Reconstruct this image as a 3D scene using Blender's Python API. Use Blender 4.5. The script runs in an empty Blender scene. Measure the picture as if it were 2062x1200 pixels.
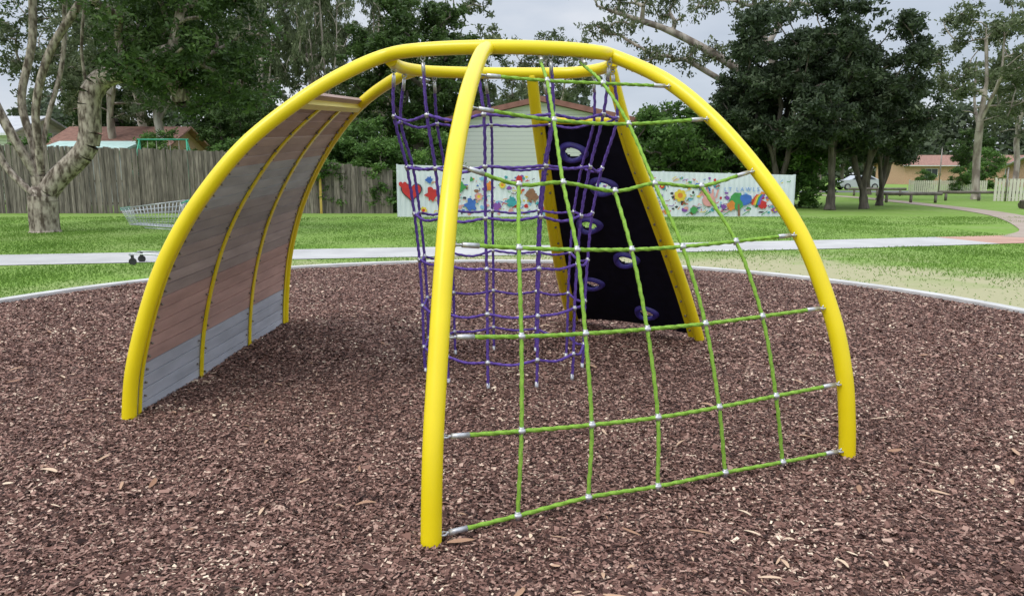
import bpy, math, random
import numpy as np
from mathutils import Vector, Matrix, Euler
random.seed(7); rng=np.random.default_rng(7)
scene=bpy.context.scene; COL=bpy.context.collection
V=Vector
# ------------------------------------------------------------ helpers
def link(o,parent=None):
    COL.objects.link(o)
    if parent: o.parent=parent
    return o
def top(name,label,cat,loc=(0,0,0),group=None,mesh=None):
    o=bpy.data.objects.new(name,mesh); o.location=loc; COL.objects.link(o)
    o["label"]=label; o["category"]=cat
    if group: o["group"]=group
    return o
def struct(name,mesh,kind="structure"):
    o=bpy.data.objects.new(name,mesh); COL.objects.link(o); o["kind"]=kind; return o
def part(name,mesh,parent,label=None,loc=(0,0,0)):
    o=bpy.data.objects.new(name,mesh); o.location=loc; link(o,parent)
    if label: o["label"]=label
    return o
def npmesh(name,verts,faces,mats,smooth=False,matidx=None):
    me=bpy.data.meshes.new(name); verts=np.asarray(verts,dtype=np.float32); faces=np.asarray(faces,dtype=np.int32)
    k=faces.shape[1]; M=len(faces)
    me.vertices.add(len(verts)); me.vertices.foreach_set("co",verts.ravel())
    me.loops.add(M*k); me.loops.foreach_set("vertex_index",faces.ravel())
    me.polygons.add(M); me.polygons.foreach_set("loop_start",np.arange(0,M*k,k,dtype=np.int32))
    if matidx is not None: me.polygons.foreach_set("material_index",np.asarray(matidx,dtype=np.int32))
    me.polygons.foreach_set("use_smooth",np.full(M,smooth))
    for m in mats: me.materials.append(m)
    me.update(calc_edges=True); return me
class MB:
    def __init__(s): s.v=[];s.f=[];s.m=[];s.sm=[]
    def add(s,vs,fs,m=0,smooth=False):
        b=len(s.v); s.v+= [tuple(x) for x in vs]; s.f+=[tuple(i+b for i in f) for f in fs]; s.m+=[m]*len(fs); s.sm+=[smooth]*len(fs)
    def box(s,c,d,m=0,rot=None):
        x,y,z=[k/2 for k in d]; vs=[V((a*x,b*y,e*z)) for a in(-1,1) for b in(-1,1) for e in(-1,1)]
        if rot is not None: vs=[rot@v for v in vs]
        c=V(c); vs=[v+c for v in vs]
        s.add(vs,[(0,1,3,2),(4,6,7,5),(0,4,5,1),(2,3,7,6),(0,2,6,4),(1,5,7,3)],m)
    def sweep(s,pts,r,n=10,m=0,caps=True,lobes=0,pitch=.06,lobe_a=.22,closed=False):
        P=[V(p) for p in pts]; N=len(P)
        R=r if hasattr(r,'__len__') else [r]*N
        T=[((P[(i+1)%N] if closed else P[min(i+1,N-1)])-(P[i-1] if (closed or i>0) else P[0])).normalized() for i in range(N)]
        ref=V((0,0,1)) if abs(T[0].z)<.9 else V((1,0,0))
        a=T[0].cross(ref).normalized(); vs=[]; L=0
        for i in range(N):
            if i: L+=(P[i]-P[i-1]).length
            a=(a-T[i]*a.dot(T[i])).normalized(); b=T[i].cross(a)
            ph=2*math.pi*L/pitch if lobes else 0
            for j in range(n):
                t=2*math.pi*j/n; rr=R[i]
                if lobes: rr*=1+lobe_a*math.cos(lobes*(t)-ph)
                vs.append(P[i]+(a*math.cos(t)+b*math.sin(t))*rr)
        fs=[]
        for i in range(N if closed else N-1):
            i2=(i+1)%N
            for j in range(n):
                fs.append((i*n+j,i*n+(j+1)%n,i2*n+(j+1)%n,i2*n+j))
        s.add(vs,fs,m,True)
        if caps and not closed:
            b=len(s.v)-len(vs)
            s.f.append(tuple(b+j for j in range(n))[::-1]); s.m.append(m); s.sm.append(False)
            s.f.append(tuple(b+(N-1)*n+j for j in range(n))); s.m.append(m); s.sm.append(False)
    def mesh(s,name,mats):
        me=bpy.data.meshes.new(name); me.from_pydata(s.v,[],s.f)
        for m in mats: me.materials.append(m)
        me.polygons.foreach_set("material_index",s.m); me.polygons.foreach_set("use_smooth",s.sm)
        me.update(); return me
def crom(pts,sub=8):
    P=[V(p) for p in pts]; out=[]
    for i in range(len(P)-1):
        p0=P[i-1] if i else P[0]*2-P[1]; p1=P[i];p2=P[i+1]; p3=P[i+2] if i+2<len(P) else P[-1]*2-P[-2]
        for k in range(sub):
            t=k/sub
            out.append(.5*((2*p1)+(p2-p0)*t+(2*p0-5*p1+4*p2-p3)*t*t+(3*p1-p0-3*p2+p3)*t**3))
    out.append(P[-1]); return out
def resample(P,n,s0=0,s1=1):
    d=[0]
    for i in range(1,len(P)): d.append(d[-1]+(P[i]-P[i-1]).length)
    out=[]
    for k in range(n):
        L=d[-1]*(s0+(s1-s0)*k/(n-1)); j=0
        while j<len(d)-2 and d[j+1]<L: j+=1
        t=(L-d[j])/max(1e-9,d[j+1]-d[j]); out.append(P[j].lerp(P[j+1],t))
    return out
def dense(P,step):
    L=sum((P[i+1]-P[i]).length for i in range(len(P)-1)); return resample(P,max(2,int(L/step)+1))
# ------------------------------------------------------------ materials
def newmat(name):
    m=bpy.data.materials.new(name); m.use_nodes=True; nt=m.node_tree; b=nt.nodes["Principled BSDF"]; return m,nt,b
def N(nt,t,**kw):
    n=nt.nodes.new(t)
    for k,v in kw.items():
        if k in n.inputs: n.inputs[k].default_value=v
        else: setattr(n,k,v)
    return n
def ramp(nt,stops,fac,interp='LINEAR'):
    r=nt.nodes.new('ShaderNodeValToRGB'); r.color_ramp.interpolation=interp
    e=r.color_ramp.elements
    while len(e)<len(stops): e.new(.5)
    for i,(p,c) in enumerate(stops): e[i].position=p; e[i].color=(*c,1)
    nt.links.new(fac,r.inputs[0]); return r.outputs[0]
def mottle(name,c1,c2,scale=5,rough=.7,metal=0,bump=0.0,bscale=None,detail=6,stretch=None,island=0,lo=.3,hi=.7):
    m,nt,b=newmat(name); tc=N(nt,'ShaderNodeTexCoord'); co=tc.outputs['Object']
    if stretch:
        mp=N(nt,'ShaderNodeMapping'); mp.inputs['Scale'].default_value=stretch; nt.links.new(co,mp.inputs[0]); co=mp.outputs[0]
    n=N(nt,'ShaderNodeTexNoise',Scale=scale,Detail=detail); nt.links.new(co,n.inputs['Vector'])
    col=ramp(nt,[(lo,c1),(hi,c2)],n.outputs[0])
    if island:
        g=N(nt,'ShaderNodeNewGeometry'); hs=N(nt,'ShaderNodeHueSaturation'); mr=N(nt,'ShaderNodeMapRange'); mr.inputs[3].default_value=1-island; mr.inputs[4].default_value=1+island
        nt.links.new(g.outputs['Random Per Island'],mr.inputs[0]); nt.links.new(mr.outputs[0],hs.inputs['Value']); nt.links.new(col,hs.inputs['Color']); col=hs.outputs[0]
    nt.links.new(col,b.inputs['Base Color']); b.inputs['Roughness'].default_value=rough; b.inputs['Metallic'].default_value=metal
    if bump:
        n2=N(nt,'ShaderNodeTexNoise',Scale=bscale or scale*4,Detail=8); nt.links.new(co,n2.inputs['Vector'])
        bp=N(nt,'ShaderNodeBump',Strength=bump,Distance=.01); nt.links.new(n2.outputs[0],bp.inputs['Height']); nt.links.new(bp.outputs[0],b.inputs['Normal'])
    return m
def islandmat(name,stops,rough=.8,trans=0,noise=0,objvar=0,amp=1.6):
    m,nt,b=newmat(name); g=N(nt,'ShaderNodeNewGeometry'); fac=g.outputs['Random Per Island']
    if noise:
        tc=N(nt,'ShaderNodeTexCoord'); n=N(nt,'ShaderNodeTexNoise',Scale=noise,Detail=3); nt.links.new(tc.outputs['Object'],n.inputs['Vector'])
        ad=N(nt,'ShaderNodeMath',operation='MULTIPLY_ADD'); ad.inputs[1].default_value=amp; ad.inputs[2].default_value=-.5*amp+(.25 if amp>1 else 0)
        mx=N(nt,'ShaderNodeMath',operation='MULTIPLY_ADD'); mx.inputs[1].default_value=.5 if amp>1 else 1
        nt.links.new(n.outputs[0],ad.inputs[0]); nt.links.new(fac,mx.inputs[0]); nt.links.new(ad.outputs[0],mx.inputs[2]); fac=mx.outputs[0]
    col=ramp(nt,stops,fac)
    if objvar:
        oi=N(nt,'ShaderNodeObjectInfo'); hs=N(nt,'ShaderNodeHueSaturation'); mr=N(nt,'ShaderNodeMapRange'); mr.inputs[3].default_value=1-objvar; mr.inputs[4].default_value=1+objvar
        nt.links.new(oi.outputs['Random'],mr.inputs[0]); nt.links.new(mr.outputs[0],hs.inputs['Value']); nt.links.new(col,hs.inputs['Color']); col=hs.outputs[0]
    nt.links.new(col,b.inputs['Base Color']); b.inputs['Roughness'].default_value=rough
    b.inputs['Specular IOR Level'].default_value=.25
    if trans:
        t=N(nt,'ShaderNodeBsdfTranslucent'); nt.links.new(col,t.inputs['Color']); mx=N(nt,'ShaderNodeMixShader'); mx.inputs[0].default_value=trans
        nt.links.new(b.outputs[0],mx.inputs[1]); nt.links.new(t.outputs[0],mx.inputs[2]); nt.links.new(mx.outputs[0],nt.nodes['Material Output'].inputs[0])
    return m
def srgb(r,g,b): return tuple(((c/255)/12.92 if c/255<=.04045 else ((c/255+.055)/1.055)**2.4) for c in (r,g,b))

M_yel=mottle("yellow_powder_coat",(.78,.60,.004),(.87,.68,.008),3,.30,0,.03,90)
M_green=mottle("green_rope",(.15,.31,.02),(.27,.46,.05),60,.75,0,.4,400)
M_purp=mottle("purple_rope",(.07,.03,.22),(.14,.07,.38),60,.75,0,.4,400)
M_steel=mottle("zinc_fitting",(.40,.40,.41),(.58,.58,.59),40,.35,.6,.1,100)
M_bolt=mottle("bolt_steel",(.14,.12,.10),(.34,.32,.28),40,.45,.5)
M_black=mottle("navy_climbing_board",(.003,.003,.009),(.007,.007,.018),12,.7,0,.15,200)
M_black.node_tree.nodes["Principled BSDF"].inputs['Specular IOR Level'].default_value=.15
M_hold=mottle("purple_moulded_grip",(.035,.02,.17),(.05,.035,.26),20,.5,0,.1,100)
M_conc=mottle("concrete",(.42,.41,.39),(.56,.55,.53),3,.85,0,.25,60)
M_path=mottle("path_concrete",(.38,.37,.36),(.49,.48,.46),1.2,.9,0,.2,60)
M_salmon=mottle("salmon_concrete",(.38,.22,.16),(.48,.29,.22),1.2,.9)
M_brownpath=mottle("brown_path",(.30,.23,.18),(.38,.31,.25),.8,.9)
M_asph=mottle("asphalt",(.10,.10,.105),(.15,.15,.15),2,.9)
M_bark=mottle("paperbark",(.09,.065,.048),(.46,.39,.32),3.2,.95,0,1.0,16,detail=12,stretch=(3,3,1.3),lo=.38,hi=.62)
M_pale=mottle("pale_gum_bark",(.20,.16,.13),(.50,.44,.37),1.4,.9,0,.7,8,detail=9,stretch=(2,2,.6),lo=.38,hi=.62)
M_darkbark=mottle("dark_bark",(.05,.04,.032),(.18,.15,.12),2,.95,0,.8,10,stretch=(3,3,.6))
M_leafd=islandmat("dark_leaf",[(0,(.018,.038,.010)),(.45,(.05,.09,.022)),(.8,(.09,.15,.04)),(1,(.16,.23,.08))],.55,.3,1.1,.12)
M_leafm=islandmat("gum_leaf",[(0,(.05,.065,.03)),(.45,(.11,.14,.065)),(.8,(.18,.21,.11)),(1,(.28,.30,.18))],.55,.35,.8,.15)
M_leafb=islandmat("bright_leaf",[(0,(.03,.06,.014)),(.45,(.08,.16,.035)),(.8,(.14,.25,.055)),(1,(.22,.34,.09))],.55,.35,.9,.15)
M_leafg=islandmat("grey_green_leaf",[(0,(.022,.034,.018)),(.45,(.05,.075,.035)),(.8,(.085,.115,.058)),(1,(.15,.18,.10))],.6,.25,1.0,.1)
M_far=islandmat("hazy_distant_leaf",[(0,(.08,.10,.07)),(.5,(.13,.16,.10)),(1,(.22,.25,.17))],.8,.25,.15)  # distance haze painted in as paler, greyer leaf colours
M_chip=islandmat("wood_chip",[(0,srgb(40,26,23)),(.2,srgb(78,54,47)),(.45,srgb(112,82,72)),(.72,srgb(141,107,95)),(.92,srgb(170,139,124)),(.985,srgb(206,180,158)),(1,srgb(226,206,180))],.85,0,1.3,0,.3)
M_blade=islandmat("grass_blade",[(0,(.105,.20,.028)),(.5,(.155,.27,.045)),(.85,(.21,.33,.07)),(1,(.32,.37,.14))],.6,.3,.35)
M_litter=islandmat("dry_leaf",[(0,srgb(150,112,88)),(.5,srgb(190,156,128)),(1,srgb(220,198,170))],.75,.1)
M_glass=mottle("dark_glass",(.02,.025,.03),(.05,.06,.07),1,.1)
M_rubber=mottle("rubber",(.02,.02,.02),(.04,.04,.04),10,.8)

# ------------------------------------------------------------ world, sun, camera
w=bpy.data.worlds.new("World"); scene.world=w; w.use_nodes=True; nt=w.node_tree
bg=nt.nodes["Background"]; bg.inputs[1].default_value=.13
sky=N(nt,'ShaderNodeTexSky',sky_type='NISHITA'); sky.sun_disc=False; sky.sun_elevation=math.radians(55); sky.sun_rotation=math.radians(-136)
tc=N(nt,'ShaderNodeTexCoord'); mp=N(nt,'ShaderNodeMapping'); mp.inputs['Scale'].default_value=(1.6,1.6,5.0); nt.links.new(tc.outputs['Generated'],mp.inputs[0])
n=N(nt,'ShaderNodeTexNoise',Scale=1.7,Detail=7,Roughness=.52); nt.links.new(mp.outputs[0],n.inputs['Vector'])
cl=ramp(nt,[(.30,(.54,.61,.72)),(.5,(.70,.76,.86)),(.68,(.93,.95,1.0))],n.outputs[0])
sx=N(nt,'ShaderNodeSeparateXYZ'); nt.links.new(tc.outputs['Generated'],sx.inputs[0])
mr=N(nt,'ShaderNodeMapRange'); mr.inputs[1].default_value=.22; mr.inputs[2].default_value=.95; mr.inputs[3].default_value=7.0; mr.inputs[4].default_value=22.0; nt.links.new(sx.outputs[2],mr.inputs[0])
sc=N(nt,'ShaderNodeVectorMath',operation='SCALE'); nt.links.new(mr.outputs[0],sc.inputs['Scale']); nt.links.new(cl,sc.inputs[0])
mx=N(nt,'ShaderNodeMix',data_type='RGBA'); mx.inputs[0].default_value=.88
nt.links.new(sky.outputs[0],mx.inputs[6]); nt.links.new(sc.outputs[0],mx.inputs[7]); nt.links.new(mx.outputs[2],bg.inputs[0])
sl=bpy.data.lights.new("sun","SUN"); sl.energy=1.4; sl.angle=math.radians(26); sl.color=(1,.97,.91)
so=bpy.data.objects.new("sun",sl); COL.objects.link(so)
sd=V((-.40,-.42,.82)); so.rotation_euler=sd.to_track_quat('Z','Y').to_euler()
cam=bpy.data.objects.new("camera",bpy.data.cameras.new("camera")); COL.objects.link(cam)
cam.location=(0,0,1.6); cam.rotation_euler=(math.radians(90-9.462),0,0); cam.data.lens=26.19; cam.data.sensor_width=36; cam.data.clip_end=2000
scene.camera=cam
scene.view_settings.view_transform='Standard'

# ------------------------------------------------------------ ground
PC=(-.35,7.0); PR=6.3
m,nt,b=newmat("lawn"); tc=N(nt,'ShaderNodeTexCoord')
n2=N(nt,'ShaderNodeTexNoise',Scale=7,Detail=6); n3=N(nt,'ShaderNodeTexNoise',Scale=.5,Detail=6,Roughness=.6)
for q in(n2,n3): nt.links.new(tc.outputs['Object'],q.inputs['Vector'])
c1=ramp(nt,[(.25,(.125,.22,.035)),(.5,(.165,.275,.05)),(.75,(.21,.32,.07))],n2.outputs[0])
dr=ramp(nt,[(.40,(0,0,0)),(.62,(1,1,1))],n3.outputs[0])
vd=N(nt,'ShaderNodeVectorMath',operation='DISTANCE'); vd.inputs[1].default_value=(PC[0]+2.0,PC[1]+.9,0); nt.links.new(tc.outputs['Object'],vd.inputs[0])
m2=N(nt,'ShaderNodeMapRange'); m2.inputs[1].default_value=6.6; m2.inputs[2].default_value=9.6; m2.inputs[3].default_value=1.0; m2.inputs[4].default_value=.18; nt.links.new(vd.outputs['Value'],m2.inputs[0])
ad=N(nt,'ShaderNodeMath',operation='ADD'); ad.use_clamp=True; m3=N(nt,'ShaderNodeMapRange'); m3.inputs[1].default_value=5.6; m3.inputs[2].default_value=7.6; m3.inputs[3].default_value=.8; m3.inputs[4].default_value=0; nt.links.new(vd.outputs['Value'],m3.inputs[0])
nt.links.new(dr,ad.inputs[0]); nt.links.new(m3.outputs[0],ad.inputs[1])
ml=N(nt,'ShaderNodeMath',operation='MULTIPLY'); nt.links.new(ad.outputs[0],ml.inputs[0]); nt.links.new(m2.outputs[0],ml.inputs[1])
mm=N(nt,'ShaderNodeMix',data_type='RGBA'); mm.inputs[7].default_value=(.36,.34,.20,1)
nt.links.new(ml.outputs[0],mm.inputs[0]); nt.links.new(c1,mm.inputs[6])
nt.links.new(mm.outputs[2],b.inputs['Base Color']); b.inputs['Roughness'].default_value=.9; b.inputs['Specular IOR Level'].default_value=.1
bp=N(nt,'ShaderNodeBump',Strength=.5,Distance=.03); nt.links.new(n2.outputs[0],bp.inputs['Height']); nt.links.new(bp.outputs[0],b.inputs['Normal'])
M_lawn=m
gv=[];gf=[]
xs=[-900,-60,-20,0,20,60,900]; ys=[-200,-10,10,30,60,120,900]
for y in ys:
    for x in xs: gv.append((x,y,0))
for j in range(6):
    for i in range(6): a=j*7+i; gf.append((a,a+1,a+8,a+7))
struct("ground",npmesh("ground",gv,gf,[M_lawn]))
def hz(x,y): return .026+.008*np.sin(x*2.1+1)*np.cos(y*1.7)+.005*np.sin(x*5.3+y*4.1)
m,nt,b=newmat("mulch_bed"); tc=N(nt,'ShaderNodeTexCoord')
vo=N(nt,'ShaderNodeTexVoronoi',Scale=60); vo.inputs['Randomness'].default_value=1; nt.links.new(tc.outputs['Object'],vo.inputs['Vector'])
sp=N(nt,'ShaderNodeSeparateColor'); nt.links.new(vo.outputs['Color'],sp.inputs[0])
c=ramp(nt,[(0,srgb(40,27,24)),(.4,srgb(84,60,52)),(.75,srgb(122,92,81)),(1,srgb(162,132,118))],sp.outputs[0]); nt.links.new(c,b.inputs['Base Color'])
b.inputs['Roughness'].default_value=.9
bp=N(nt,'ShaderNodeBump',Strength=.6,Distance=.012); nt.links.new(vo.outputs['Distance'],bp.inputs['Height']); nt.links.new(bp.outputs[0],b.inputs['Normal'])
M_bed=m
NR,NA=60,120; vs=[(PC[0],PC[1],float(hz(*PC)))]; fs=[]
for i in range(1,NR+1):
    for j in range(NA):
        a=2*math.pi*j/NA; r=PR*i/NR; x=PC[0]+r*math.cos(a); y=PC[1]+r*math.sin(a); vs.append((x,y,float(hz(x,y))))
for j in range(NA): fs.append((0,1+j,1+(j+1)%NA))
for i in range(NR-1):
    for j in range(NA): a=1+i*NA; fs.append((a+j,a+NA+j,a+NA+(j+1)%NA,a+(j+1)%NA))
me=bpy.data.meshes.new("mulch_bed"); me.from_pydata(vs,[],fs); me.materials.append(M_bed); struct("mulch_bed",me)
def quads(cent,az,tilt,roll,L,W,bend=0):
    n=len(cent); ca,sa=np.cos(az),np.sin(az); ct,st=np.cos(tilt),np.sin(tilt)
    d=np.stack([ca*ct,sa*ct,st],1); s0=np.stack([-sa,ca,np.zeros(n)],1); up=np.cross(d,s0)
    s=s0*np.cos(roll)[:,None]+up*np.sin(roll)[:,None]
    d=d*L[:,None]/2; s=s*W[:,None]/2
    v=np.stack([cent-d-s,cent+d-s*.7,cent+d*.9+s,cent-d+s*.8],1)
    return v.reshape(-1,3), np.arange(n*4).reshape(n,4)
cand=3600000
Y=.3+13.1*rng.random(cand); X=(rng.random(cand)*2-1)*(.78*Y+.6)
keep=((X-PC[0])**2+(Y-PC[1])**2<(PR-.03)**2)&(Y>1.8)&(rng.random(cand)<np.minimum(1,(3.8/Y)**1.4)*Y/12)
X=X[keep];Y=Y[keep]; n=len(X)
L=rng.uniform(.008,.025,n)*np.where(Y>6,1.25,1)*np.where(rng.random(n)<.03,2.1,1); W=L*rng.uniform(.3,.7,n)
z=hz(X,Y)+.003+rng.random(n)**1.5*.014
v,fc=quads(np.stack([X,Y,z],1),rng.random(n)*6.283,rng.normal(0,.24,n),rng.normal(0,.40,n),L,W)
struct("wood_chips",npmesh("wood_chips",v,fc,[M_chip]),"stuff")
n=460; Y=2.4+10*rng.random(n)**1.1; X=(rng.random(n)*2-1)*.72*Y
k=(X-PC[0])**2+(Y-PC[1])**2<(PR-.1)**2; X=X[k];Y=Y[k]; mbl=MB()
for x,y in zip(X,Y):
    big=random.random()<.2
    a=random.random()*6.28; Ln=random.uniform(.06,.13) if big else random.uniform(.02,.05); Wd=Ln*(random.uniform(.14,.28) if big else random.uniform(.16,.42)); zz=float(hz(x,y))+.022; cr=random.uniform(.001,.008)
    R=Matrix.Rotation(a,3,'Z')@Matrix.Rotation(random.gauss(0,.15),3,'X'); vv=[];ff=[]; bw=random.uniform(-.1,.1)
    for i in range(5):
        t=i/4; wd=Wd*math.sin(math.pi*(.12+.8*t)); bx=Ln*(t-.5); bz=cr*math.sin(math.pi*t)
        by=bw*Ln*math.sin(math.pi*t)
        vv+=[R@V((bx,by-wd/2,bz))+V((x,y,zz)),R@V((bx,by,bz-.15*wd))+V((x,y,zz)),R@V((bx,by+wd/2,bz))+V((x,y,zz))]
    for i in range(4):
        ff+=[(i*3,i*3+1,i*3+4,i*3+3),(i*3+1,i*3+2,i*3+5,i*3+4)]
    mbl.add(vv,ff,0,True)
struct("leaf_litter",mbl.mesh("leaf_litter",[M_litter]),"stuff")
mb=MB(); prof=[(PR-.01,-.05),(PR-.005,.062),(PR+.005,.07),(PR+.125,.07),(PR+.135,.06),(PR+.14,-.05)]; NA=180; vs=[];fs=[]
for j in range(NA):
    a=2*math.pi*j/NA
    for r,z in prof: vs.append((PC[0]+r*math.cos(a),PC[1]+r*math.sin(a),z))
for j in range(NA):
    for k in range(5): fs.append((j*6+k,((j+1)%NA)*6+k,((j+1)%NA)*6+k+1,j*6+k+1))
mb.add(vs,fs); struct("kerb",mb.mesh("kerb",[M_conc]))
def strip(name,pts,wd,z,mat):
    P=crom([(x,y,0) for x,y in pts],10); vs=[];fs=[]
    for i,p in enumerate(P):
        t=(P[min(i+1,len(P)-1)]-P[max(i-1,0)]).normalized(); nn=V((-t.y,t.x,0))*wd/2
        vs+=[(p.x-nn.x,p.y-nn.y,z),(p.x+nn.x,p.y+nn.y,z)]
    for i in range(len(P)-1): fs.append((2*i,2*i+2,2*i+3,2*i+1))
    return struct(name,npmesh(name,vs,fs,[mat]))
strip("path",[(-30,9.9),(-17,12.4),(-10,13.8),(-3.3,15.1),(2,16.0),(7,17.0),(11.0,18.05)],1.9,.012,M_path)
strip("path",[(11.0,18.05),(14,18.9),(20,20.8),(30,24.5)],1.9,.012,M_salmon)
strip("path",[(13.0,18.7),(15.5,21.8),(19.5,30),(21.8,40),(23.5,53),(22,64)],1.2,.016,M_brownpath)
strip("road",[(10,70),(30,68),(60,66),(110,60)],7,.010,M_asph)
n=260000; Y=9+19*rng.random(n)**1.25; X=(rng.random(n)*2-1)*(.74*Y+.5)
def pathy(x): return 15.1+.2*(x+3.3)
k=((X-PC[0])**2+(Y-PC[1])**2>(PR+.15)**2)&(np.abs(Y-pathy(X)+.05)>1.0)&((X<13)|(Y<pathy(X)-1)|(Y>pathy(X)+5))
pt=.5+.5*np.sin(X*1.3+2+np.sin(Y*.8))*np.sin(Y*.9+np.sin(X*.7)); dd=np.hypot(X-PC[0]-2,Y-PC[1]-.9)
k&=rng.random(n)<(.25+.7*pt)*np.clip((dd-5.6)/3.5,.12,1)
X=X[k];Y=Y[k];n=len(X); hgt=rng.uniform(.014,.044,n)*(.6+.8*pt[k]); az=rng.random(n)*6.283
wv=np.stack([np.cos(az),np.sin(az),np.zeros(n)],1)*(.005+.0004*Y)[:,None]
cn=np.stack([X,Y,np.zeros(n)],1); tip=cn+np.stack([rng.normal(0,.02,n),rng.normal(0,.02,n),hgt],1)
v=np.stack([cn-wv,cn+wv,tip],1).reshape(-1,3)
struct("grass",npmesh("grass",v,np.arange(n*3).reshape(n,3),[M_blade]),"stuff")

# ------------------------------------------------------------ climbing frame
CF=top("climbing_frame","yellow tubular steel dome climbing frame with rope nets on bark mulch","climbing frame")
TR=.046
def leg(base,tp,uz):
    B=V((base[0],base[1],0)); T=V(tp); out=[V((B.x,B.y,-.1)),B]
    for u,z in uz:
        p=B.lerp(T,u/1000); p.z=z/1000; out.append(p)
    return out+[T]
front=[(-.870,5.300,2.394),(-.597,5.17,2.414),(-.149,5.07,2.415),(.290,5.08,2.407),(.558,5.16,2.397),(.704,5.300,2.388)]
back=[(-.84,5.35,2.375),(-.82,5.62,2.366),(-.70,5.86,2.370),(-.506,6.0,2.377),(-.121,6.08,2.380),(.387,6.08,2.380),(.60,5.96,2.382),(.72,5.74,2.385),(.715,5.42,2.385)]
Fl=[V((-2.501,4.667,-.1))]+[V(q) for q in [(-2.501,4.667,0),(-2.454,4.685,.363),(-2.329,4.734,.811),(-2.200,4.784,1.127),(-2.016,4.855,1.442),(-1.747,4.960,1.785),(-1.419,5.087,2.071),(-1.140,5.195,2.260),(-.870,5.300,2.394)]]
El=leg((-2.44,7.82),(-.737,5.86,2.372),[(18,302),(66,736),(160,1157),(270,1481),(419,1804),(589,2072),(740,2233),(905,2342)])
Al=leg((-.35,3.0),(-.16,5.06,2.407),[(38,432),(118,835),(190,1160),(278,1484),(385,1740),(545,1994),(700,2180),(860,2330)])
Bl=leg((1.90,4.02),(.704,5.30,2.388),[(8,217),(30,498),(84,826),(200,1248),(357,1600),(550,1933),(757,2196)])
Cl=leg((1.81,6.99),(.735,5.78,2.385),[(181,471),(395,955),(583,1353),(784,1776),(904,2090)])
Dl=leg((.65,8.01),(.155,6.09,2.378),[(184,323),(429,802),(623,1268),(804,1757),(920,2100)])
arch=crom(Fl+[V(q) for q in front[1:-1]]+list(reversed(Bl)),10)
mb=MB(); mb.sweep(arch,TR,20); part("arch_tube",mb.mesh("arch_tube",[M_yel]),CF)
mb=MB(); mb.sweep(crom(back,10),TR*.96,20); part("crossbar_tube",mb.mesh("crossbar_tube",[M_yel]),CF)
S={}
for k,l in (('A',Al),('C',Cl),('D',Dl),('E',El)):
    S[k]=crom(l,10); mb=MB(); mb.sweep(S[k],TR,20); part("leg",mb.mesh("leg",[M_yel]),CF)
S['F']=crom(Fl,10); S['B']=crom(Bl,10)
def at_z(P,z):
    for i in range(len(P)-1):
        if P[i].z<=z<=P[i+1].z: return P[i].lerp(P[i+1],(z-P[i].z)/(P[i+1].z-P[i].z))
    return P[-1]
def cut(P,z0,z1): return [at_z(P,z0)]+[p for p in P if z0<p.z<z1]+[at_z(P,z1)]
CEN=V((-.1,5.8,.9))
NS=27*6+1
fC=resample(cut(S['F'],.0,2.06),NS); eC=resample(cut(S['E'],.0,2.15),NS)
def dk(s,t):
    x=s*(NS-1); i=min(int(x),NS-2); a=fC[i].lerp(fC[i+1],x-i); b=eC[i].lerp(eC[i+1],x-i); return a.lerp(b,t)
def dkn(s,t):
    tg=(dk(min(1,s+.01),t)-dk(max(0,s-.01),t)).normalized(); ac=(dk(s,1)-dk(s,0)).normalized(); nn=tg.cross(ac).normalized()
    if nn.dot(CEN-dk(s,t))<0: nn=-nn
    return nn,tg,ac
def boardmat(i,c):
    return mottle("composite_board_%02d"%i,tuple(k*.84 for k in c),tuple(k*1.14 for k in c),4,.8,0,.2,40,detail=8,stretch=(1,.6,3),island=.10)
bm_=[boardmat(i,c) for i,c in enumerate([(.44,.45,.49),(.47,.29,.24),(.38,.30,.27),(.34,.295,.275),(.42,.42,.42),(.47,.36,.32),(.44,.31,.27)])]
M_gap=mottle("board_backing",(.03,.025,.02),(.05,.04,.035),5)
idx=[0]*4+[1]*5+[2]*4+[3]*3+[4]*4+[5]*3+[6]*4
mb=MB(); NB=27
for i in range(NB):
    s0=(i+.045)/NB; s1=(i+.955)/NB; vs=[];fs=[]
    ts=[.015+.97*k/8 for k in range(9)]
    off=random.uniform(-.002,.002)
    for t in ts:
        for s,sg in((s0,1),(s1,1),(s1,-1),(s0,-1)):
            nn,tg,ac=dkn(s,t); vs.append(dk(s,t)+nn*(.014*sg+off+.0015*math.sin(t*9+i)))
    for k in range(8):
        for q in range(4): fs.append((k*4+q,(k+1)*4+q,(k+1)*4+(q+1)%4,k*4+(q+1)%4))
    fs+=[(0,1,2,3),(35,34,33,32)]
    mb.add(vs,fs,idx[i])
DP=part("timber_panel",mb.mesh("timber_panel",bm_),CF,"curved panel of grey and reddish brown boards")
def rail(t,w,th,off,s0=0,s1=1):
    mb=MB(); vs=[];fs=[]; n=60
    for k in range(n+1):
        s=s0+(s1-s0)*k/n; nn,tg,ac=dkn(s,t); p=dk(s,t)
        vs+=[p+nn*off-ac*w/2,p+nn*off+ac*w/2,p+nn*(off+th)+ac*w/2,p+nn*(off+th)-ac*w/2]
    for k in range(n):
        for q in range(4): fs.append((k*4+q,(k+1)*4+q,(k+1)*4+(q+1)%4,k*4+(q+1)%4))
    mb.add(vs,fs); return mb
for t in (.33,.66): part("rail",rail(t,.046,.012,.020,0,.995).mesh("rail",[M_yel]),DP)
for t in (.028,.972): part("rail",rail(t,.03,.010,.020,0,.995).mesh("edge_rail",[M_yel]),DP)
bo=MB(); bo.sweep([(0,0,0),(0,0,.014),(0,0,.017)],[.0075,.0075,.004],8); BOLT=bo.mesh("bolt",[M_bolt])
nb=0; rest=MB()
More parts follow.
